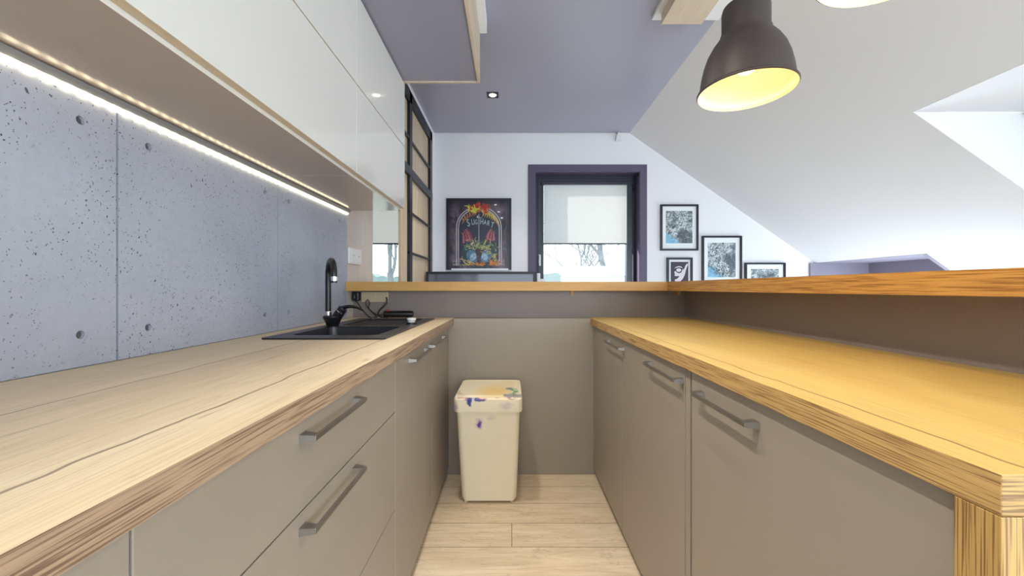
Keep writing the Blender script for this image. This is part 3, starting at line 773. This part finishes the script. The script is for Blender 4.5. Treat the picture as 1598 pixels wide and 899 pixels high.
m.loft([rrect(BXc-.161,BXc+.163,1.883,2.262,.03,.484), rrect(BXc-.163,BXc+.165,1.880,2.265,.03,.492), rrect(BXc-.163,BXc+.164,1.880,2.265,.03,.546),
        rrect(BXc-.159,BXc+.160,1.885,2.260,.03,.553), rrect(BXc-.148,BXc+.149,1.897,2.248,.025,.5535), rrect(BXc-.145,BXc+.146,1.900,2.245,.025,.551),
        rrect(BXc-.120,BXc+.125,1.925,2.225,.02,.551), rrect(BXc-.118,BXc+.123,1.927,2.223,.02,.5545)])
m.build('lid', bin_mat(True), t, smooth=True)
for dx in (-.115, .115): MB().box(BXc+dx-.008, BXc+dx+.008, 1.992, 2.012, 0, .0125).build('foot', CRM, t)
for dx in (-.115, .115): MB().box(BXc+dx-.008, BXc+dx+.008, 2.15, 2.17, 0, .0125).build('foot', CRM, t)

# ================================================================== SLATTED PARTITION
t = thing('slatted_partition', (-.785, 3.3, 0), 'pale wood slat partition in a black steel grid frame left of the poster', 'partition')
y = 2.82
random.seed(5)
m = MB(); n = 0
while y < 3.74:
    yy = min(y+.083, 3.752)
    if not (y > 2.99 and yy < 3.0): MB().box(-.803, -.787, y, yy, .005, 2.57).build('slat', SLAT_WOOD, t)
    y += .0905
fx0, fx1 = -.786, -.766
m = MB().box(fx0, fx1, 3.0, 3.075, 0, 2.57).box(fx0, fx1, 3.755, 3.85, 0, 2.57).box(fx0-.001, fx1, 2.82, 3.85, 2.485, 2.575)
m.build('steel_frame', BLACK, t)
for z, h in ((2.21,.020),(1.655,.016),(1.345,.016),(1.03,.016),(.72,.016),(.41,.016)):
    MB().box(fx0+.004, fx1-.004, 2.82 if z > 2 else 3.0, 3.755, z-h/2, z+h/2).build('glazing_bar', BLACK, t)
MB().box(fx0-.001, fx1+.002, 2.82, 3.852, 1.925, 1.992).build('mid_rail', BLACK, t)
struct('wall_lintel', MB().box(-.81, -.77, 2.72, YB-.0005, 2.576, HC+.0215).box(-.81, -.772, 3.852, YB-.0005, 0, 2.576), WHITE)

# ================================================================== TELEVISION on a low cabinet (behind the bar)
t = thing('television', (-.27, 3.6, .62), 'large flat black-framed screen whose top edge shows over the bar below the poster', 'television')
za, zb = .64, 1.223
MB().prism([(-.772,za),(.221,za),(.221,zb),(-.772,zb)], 3.59, 3.635, 'y', holes=[[(-.748,za+.03),(.197,za+.03),(.197,zb-.022),(-.748,zb-.022)]]).build('frame', BLK_F, t)
MB().box(-.749, .198, 3.597, 3.60, za+.029, zb-.021).build('screen', plain('screen_grey_reflection', srgb(92,96,112), .08, spec=.8), t)  # grey-blue base colour holds the room's reflection on the black screen
for xx in (-.46, -.09): MB().box(xx-.04, xx+.04, 3.55, 3.68, .5555, .565).box(xx-.01, xx+.01, 3.60, 3.62, .565, .641).build('foot', BLK_F, t)
t = thing('media_cabinet', (-.27, 3.65, 0), 'low cabinet behind the bar carrying the television', 'cabinet')
MB().box(-1.0+.25, .30, 3.45, 3.92, .06, .555).build('body', TAUPE, t)
MB().box(-.7, .25, 3.50, 3.88, 0, .06).build('plinth', TAUPE_D, t)
for k in range(3): MB().box(-.745+k*.348, -.402+k*.348, 3.43, 3.449, .07, .55).build('door', TAUPE, t)
# white box by the window
c = W(843, 432, 3.7)
t = thing('router', (c.x, 3.72, 1.1), 'small white L-shaped device at the right end of the screen before the window', 'router')
xa = (838-CX)*3.7/F; 
MB().box(xa, xa+.03, 3.69, 3.72, .5555, 1.212, .003).build('upright', WPL, t)
MB().box(xa+.03, xa+.075, 3.69, 3.72, 1.09, 1.160, .003).build('foot', WPL, t)

# ================================================================== POSTER
px0, px1, pz0, pz1 = -.646, 0.0, 1.257, 1.967
t = thing('framed_poster', (-.323, YB, 1.257), 'large dark fantasy art calendar poster in a black frame on the back wall', 'poster')
MB().prism([(px0,pz0),(px1,pz0),(px1,pz1),(px0,pz1)], YB-.022, YB-.001, 'y', holes=[[(px0+.018,pz0+.01),(px1-.018,pz0+.01),(px1-.018,pz1-.018),(px0+.018,pz1-.018)]]).build('frame', BLK_F, t)
def poster_bg():
    m, nt, b = mat_new('poster_print')
    n = noise(nt, mapped(nt, (1,1,.6)), 7, 5, .65, .8)
    col = mix(nt, rng(nt, n, .38, .66), srgb(26,16,34), srgb(112,98,116))
    tc = nt.nodes.new('ShaderNodeTexCoord'); g = nd(nt, 'ShaderNodeSeparateXYZ', {0: tc.outputs['Generated']})
    e = mth(nt, 'ABSOLUTE', mth(nt, 'SUBTRACT', g.outputs[0], .5))
    col = mix(nt, rng(nt, e, .42, .5, 0, .85), col, srgb(14,12,26))
    col = mix(nt, rng(nt, g.outputs[2], .86, .97, 0, .8), col, srgb(16,12,30))
    nt.links.new(col, b.inputs['Base Color']); b.inputs['Roughness'].default_value = .3
    return m
yp = YB-.012
pr = MB().box(px0+.017, px1-.017, yp, yp+.004, pz0+.009, pz1-.017).build('print', poster_bg(), t)
# coordinates inside the poster, taken in poster pixels (u 0..103, v 0..112 down)
def PX(u, v, d=0.0): return (px0+(u-1)/102.*.646, yp-.0004-d, pz1-(v-0)/111.*.710)
def flat(pts, name, m, d):
    mb = MB(); mb.poly([PX(u, v, d) for u, v in pts]); return mb.build(name, m, pr)
def ell(cu, cv, ru, rv, n=28, rot=0):
    return [(cu+ru*math.cos(a)*math.cos(rot)-rv*math.sin(a)*math.sin(rot), cv+ru*math.cos(a)*math.sin(rot)+rv*math.sin(a)*math.cos(rot)) for a in [2*PI*k/n for k in range(n)]]
def ribbon(mb, pts, wd, d):
    P = [Vector((p[0], p[1], 0)) for p in pts]; Q = bez(P, 6*(len(P)-1)); n = len(Q); L = []; Rr = []
    for i, q in enumerate(Q):
        tg = (Q[min(i+1,n-1)]-Q[max(i-1,0)]); tg = tg.normalized() if tg.length else Vector((1,0,0))
        nn = Vector((-tg.y, tg.x, 0)); ww = wd*(1-.85*i/(n-1))/2 if wd > 0 else -wd/2
        L.append(q+nn*ww); Rr.append(q-nn*ww)
    for i in range(n-1): mb.poly([PX(*L[i].xy, d), PX(*L[i+1].xy, d), PX(*Rr[i+1].xy, d), PX(*Rr[i].xy, d)])
# arch interior
arch = [(21,104),(21,48)]+[(52+31*math.cos(PI-a), 46-29*math.sin(a)) for a in [PI*k/16 for k in range(17)]]+[(83,48),(83,104)]
flat(arch, 'arch_field', poster_bg() if False else plain('poster_night_blue', srgb(28,32,54), .3, var=.7, vs=18), .0002)
mb = MB()
for off in (0, 3.2):
    a_ = [(20-off,104),(20-off,75),(20-off,48)]+[(52+(32+off)*math.cos(PI-a), 46-(30+off)*math.sin(a)) for a in [PI*k/12 for k in range(1,12)]]+[(84+off,48),(84+off,75),(84+off,104)]
    ribbon(mb, a_, -1.3, .0004)
mb.build('arch_outline', plain('poster_stone', srgb(186,180,186), .35, var=.3, vs=40), pr)
def soft(name, c0, c1, vs=30): return plain(name, tuple((a+b)/2 for a, b in zip(srgb(*c0), srgb(*c1))), .35, var=.85, vs=vs*1.6)
REDS = [soft('poster_red', (120,44,56), (150,70,80)), soft('poster_rose', (150,80,92), (176,110,120)), soft('poster_maroon', (84,34,50), (110,44,60))]
for side in (-1, 1):
    for k in range(9):
        mb = MB(); r_ = random.uniform(-1, 1)
        ribbon(mb, [(52+side*(11+k*1.6), 64+r_*3+abs(k-4)*.8), (52+side*(13+k*1.35+r_), 56+r_), (52+side*(19+k*.9+r_), 46+k*.9)], 3.4, .0003+.00004*k)
        mb.build('red_feather', REDS[(k*2) % 3], pr)
flat(ell(52, 86, 28, 22), 'globe', soft('poster_teal', (20,42,58), (34,66,68)), .0006)
for side, rot in ((-1, .5), (1, -.5)):
    flat(ell(52+side*10.5, 90, 8.5, 10.5, rot=rot*-side*side), 'eye_glow', soft('poster_eye_blue', (50,86,116), (90,130,160)), .0008)
    flat(ell(52+side*9.0, 91, 4.6, 6.6, rot=rot), 'eye', soft('poster_eye_white', (120,156,184), (160,186,206)), .0010)
flat([(45,78),(59,78),(54.5,94),(56,104),(48,104),(49.5,94)], 'muzzle', soft('poster_dark_red', (48,30,44), (70,42,54)), .0012)
random.seed(11)
YEL = soft('poster_yellow_green', (150,144,80), (196,184,110)); GRN = soft('poster_green', (70,110,80), (110,140,90)); ORG = soft('poster_orange', (180,96,24), (206,130,50)); FY = soft('poster_flame_yellow', (240,196,40), (250,210,80)); FR = soft('poster_flame_red', (150,30,24), (190,50,30)); BEI = soft('poster_antler', (160,146,120), (190,172,136))
def sprigs(name, m, n, cu, cv, su, sv, ln, wd, d):
    mb = MB()
    for k in range(n):
        u = random.gauss(cu, su); v = random.gauss(cv, sv); a = random.uniform(-PI, 0); l = ln*random.uniform(.5,1.2)
        u = min(max(u, 8), 94); v = min(max(v, 6), 104)
        b_ = random.uniform(-.6,.6)
        P = [(u,v),(u+l*.5*math.cos(a),v+l*.5*math.sin(a)),(u+l*math.cos(a+b_),v+l*math.sin(a+b_))]
        P = [(min(max(p[0],6),96), min(max(p[1],5),106)) for p in P]
        ribbon(mb, P, wd, d+.00002*k)
    mb.build(name, m, pr)['kind'] = 'stuff'
sprigs('green_twigs', GRN, 34, 52, 76, 13, 4, 8, 1.5, .0014)
sprigs('pale_twigs', BEI, 20, 44, 76, 6, 4, 8, 1.4, .0016)
sprigs('yellow_twigs', YEL, 18, 62, 78, 5, 4, 8, 1.6, .0018)
sprigs('yellow_twigs', YEL, 16, 76, 94, 3, 6, 8, 1.5, .0018)
sprigs('orange_flames', ORG, 16, 76, 103, 4, 2, 9, 2.2, .0020)
sprigs('orange_flames', ORG, 14, 55, 105, 6, 1.5, 6, 3.0, .0020)
sprigs('yellow_twigs', YEL, 12, 34, 103, 4, 3, 7, 1.8, .0018)
mb = MB(); ribbon(mb, [(22,94),(34,98),(46,106)], 1.8, .0019); ribbon(mb, [(34,96),(44,101),(52,106)], 1.6, .0021); mb.build('antler', BEI, pr)
sprigs('red_flames', FR, 26, 52, 18, 8, 3, 11, 4.5, .0010)
sprigs('yellow_flames', FY, 14, 44, 19, 3.5, 1.6, 10, 3.0, .0016)
sprigs('yellow_flames', ORG, 8, 55, 18, 3, 1.5, 10, 2.4, .0016)
mb = MB()
for k in range(10):
    a = .15+.11*k; u, v = 52+30*math.sin(a), 46-28*math.cos(a)
    ribbon(mb, [(u,v),(u+3,v+5),(u+1+k*.3,v+10)], 4.2 if k < 7 else 2.5, .0011+.00003*k)
mb.build('flame_border', soft('poster_gold', (170,150,60), (200,170,90)), pr)
mb = MB()
for k in range(6):
    a = -.2-.16*k; u, v = 52+30*math.sin(a), 46-28*math.cos(a)
    ribbon(mb, [(u,v),(u+1,v+5),(u-2,v+9)], 2.6, .0011+.00003*k)
mb.build('flame_border', soft('poster_rust', (170,96,60), (200,130,80)), pr)
mb = MB(); ribbon(mb, [(52,24),(52,44),(52,70)], -.7, .0009); ribbon(mb, [(48,30),(52,30),(57,30)], -.6, .0009); mb.poly([PX(*p, .0009) for p in ell(50,28.5,1.2,1.8,10)])
mb.build('sword', soft('poster_silver', (170,190,200), (210,220,226)), pr)
for u, v in ((78,10),(83,21),(88,30.5)): flat(ell(u, v, 2.2, 1.2, 14), 'highlight_spot', tint('poster_white', (240,240,236)), .0012)
SIL = soft('poster_lettering', (150,170,186), (190,206,214))
word = 'SUGIHART'; us = [36.5, 43, 48, 52.3, 56.5, 61.5, 66.3, 72]; vs_ = [43, 40.5, 40, 39.5, 39.8, 40.5, 41.8, 45]; szs = [13, 10, 8.5, 8, 10, 8.5, 9, 10]; rt = [-12, -5, -2, 0, 2, 5, 9, 14]
for ch, u, v, sz, r_ in zip(word, us, vs_, szs, rt):
    cu = bpy.data.curves.new('lettering', 'FONT'); cu.body = ch; cu.size = sz*.0064*1.25; cu.align_x = 'CENTER'; cu.extrude = .0003; cu.materials.append(SIL)
    tmp = bpy.data.objects.new('tmp', cu); COL.objects.link(tmp)
    me = bpy.data.meshes.new_from_object(tmp.evaluated_get(bpy.context.evaluated_depsgraph_get())); bpy.data.objects.remove(tmp)
    o = bpy.data.objects.new('letter', me); put(o, pr)
    p = Vector(PX(u, v+.5, .0022)) - OFF[pr.name]; o.location = p; o.rotation_euler = (PI/2, math.radians(r_), 0); o.scale = (.62, 1, 1)
mb = MB()
for gu in (11, 80):
    for gv in (96, 101.5):
        for r_ in range(2):
            for c_ in range(6): mb.poly([PX(gu+c_*2.1+a, gv+r_*2.0+b, .0023) for a, b in ((0,0),(1.2,0),(1.2,1.2),(0,1.2))])
mb.build('calendar_grid', soft('poster_text_grey', (150,144,150), (180,176,180)), pr)['kind'] = 'stuff'
MB().box(px0+.05, px1-.03, YB-.024, YB-.0225, pz0-.006, pz0+.012).build('paper_edge', MATB, t, label='white strip along the bottom edge')

# ================================================================== SMALL FRAMED PRINTS
def framed(x0p, x1p, y0p, y1p, mat, label, fr, mt, bottom=None, fig=False):
    a = W(x0p, y0p, YB-.02); b = W(x1p, y1p, YB-.02)
    X0, X1, ZT, ZB = a.x, b.x, a.z, b.z
    t = thing('framed_print', ((X0+X1)/2, YB, ZB), label, 'framed picture', 'black-framed prints right of the window')
    MB().prism([(X0,ZB),(X1,ZB),(X1,ZT),(X0,ZT)], YB-.024, YB-.001, 'y', holes=[[(X0+fr,ZB+fr),(X1-fr,ZB+fr),(X1-fr,ZT-fr),(X0+fr,ZT-fr)]]).build('frame', BLK_F, t)
    MB().box(X0+fr-.001, X1-fr+.001, YB-.010, YB-.006, ZB+fr-.001, ZT-fr+.001).build('mount', MATB, t)
    m_ = mt
    MB().box(X0+fr+m_[0], X1-fr-m_[0], YB-.0115, YB-.0101, ZB+fr+m_[2], ZT-fr-m_[1]).build('print', mat, t)
    if fig:
        def Q(px, py): p = W(px, py, YB-.0125); return (p.x, YB-.0125, p.z)
        w_ = tint('print_white', (214,208,218))
        z3 = lambda l: [(1030+x/17.98, 395+y/17.98) for x, y in l]
        arm = z3([(780,290),(755,300),(715,345),(690,410),(660,470),(640,440),(620,490),(600,540),(560,560),(500,560),(450,520),(420,500),(400,540),(420,590),(405,640),(470,650),(520,640),(540,660),(480,720),(410,745),(430,800),(560,800),(640,720),(690,620),(720,500),(750,400),(785,330)])
        MB().prism([ (Q(*p)[0], Q(*p)[2]) for p in arm], YB-.0130, YB-.0118, 'y').build('figure', w_, t)
        MB().prism([(Q(*p)[0], Q(*p)[2]) for p in z3(ell(525,478,70,50))], YB-.0142, YB-.0132, 'y').build('disc', w_, t)
        mb = MB(); mb.prism([(Q(*p)[0], Q(*p)[2]) for p in z3(ell(525,478,92,74))], YB-.0136, YB-.0131, 'y').build('ring', tint('print_dark', (46,36,56)), t)
        mb = MB(); mb.prism([(Q(*p)[0], Q(*p)[2]) for p in z3([(400,430),(440,395),(520,365),(600,380),(640,420),(600,410),(520,395),(440,420)])], YB-.0130, YB-.0118, 'y').build('figure', w_, t)
framed(1031, 1090, 319, 391, ink('ink_drawing_vertical', 3.1), 'black-framed swirling ink print highest and nearest the window', .018, (.038, .045, .055))
framed(1041, 1081, 402, 446, tint('dark_plum_print', (52,40,62)), 'small black-framed dark print with a white figure, directly below the highest print', .020, (.020, .022, .02), fig=True)
framed(1096, 1158, 368, 441, ink('ink_drawing_swirl', 8.4), 'tall black-framed ink print with a blue patch, middle of the three columns', .018, (.042, .050, .035))
framed(1163, 1226, 410, 480, ink('ink_drawing_spiky', 5.7, False), 'black-framed grey ink print farthest right and lowest, mostly behind the bar', .017, (.045, .045, .05))

# ================================================================== OUTSIDE
GZ = -2.8
tag(MB().box(-60, 90, 5.5, 160, GZ-.2, GZ).build('field', GRASS), None, None, None, 'structure')
random.seed(21)
mb = MB(); n = 150
top = []
for i in range(n+1):
    x = -60+150*i/n; top.append((x, 2.55+.75*random.random()+.4*math.sin(i*.4)))
pts = [(-60, GZ)]+[(90, GZ)]+top[::-1]
mb.prism(pts, 62, 66, 'y')
tag(mb.build('distant_tree_line', HEDGE), 'hazy line of distant trees low on the horizon outside', 'trees', kind='stuff')
def tree(name, base, h0, label, forks, rad, seed):
    random.seed(seed); mb = MB()
    def grow(p, d, l, r, dep):
        n = 6; pts = [p]; rs = [r]; q = p.copy(); dd = d.copy(); bend = random.uniform(-.13, .13)
        for i in range(n):
            dd = (dd+Vector((bend+random.uniform(-.14,.14), random.uniform(-.1,.1), .07))).normalized()
            q = q+dd*l/n; pts.append(q.copy()); rs.append(max(r*(1-.35*(i+1)/n), .006))
        mb.tube(pts, rs, 7)
        if dep == 0: return
        for k in range(4):
            sd_ = (-1)**k; a = random.uniform(.35, .8)
            st = pts[-1] if k < 2 else pts[2+k % 3]
            grow(st, (dd+Vector((sd_*a, random.uniform(-.3,.3), .15))).normalized(), l*random.uniform(.6,.85), (rs[-1]*.8 if k < 2 else rs[3]*.5), dep-1)
    b = Vector(base)
    mb.tube([(b.x,b.y,GZ), (b.x,b.y,h0)], [rad*1.25, rad], 10)
    for dx, l, r in forks: grow(Vector((b.x+dx*.1,b.y,h0-.05)), Vector((dx, random.uniform(-.1,.1), 1)).normalized(), l, rad*r, 3)
    o = mb.build(name, BARK, smooth=True); tag(o, label, 'tree', 'bare trees outside the windows')
tree('bare_tree', ((907-CX)*14/F, 14, 0), 1.12, 'bare many-stemmed tree in the middle of the view through the cased window', [(-.62,1.3,.26),(-.12,1.1,.40),(.22,.8,.42),(.45,1.2,.30)], .12, 4)
tree('bare_tree', ((941-CX)*15/F, 15, 0), 1.55, 'thick straight bare tree at the right of the view through the cased window', [(.10,2.4,.95),(-.75,.9,.30)], .13, 9)
tree('bare_tree', ((609-CX)*14/F, 14, 0), 1.62, 'forked bare tree seen in the narrow opening beside the slatted partition', [(-.10,1.6,.70),(.60,1.3,.55)], .11, 14)
t = thing('shed', (5.2, 20, GZ), 'low white shed with a dark roof edge outside at the right of the window view', 'shed')
MB().box(4.62, 8.4, 20, 23, GZ, 1.62).build('walls', SHEDW, t)
MB().box(4.50, 8.5, 19.9, 23.1, 1.62, 1.70).box(4.50, 4.58, 19.9, 19.98, GZ, 1.62).build('roof_edge', plain('dark_fascia', srgb(84,90,94), .7), t)
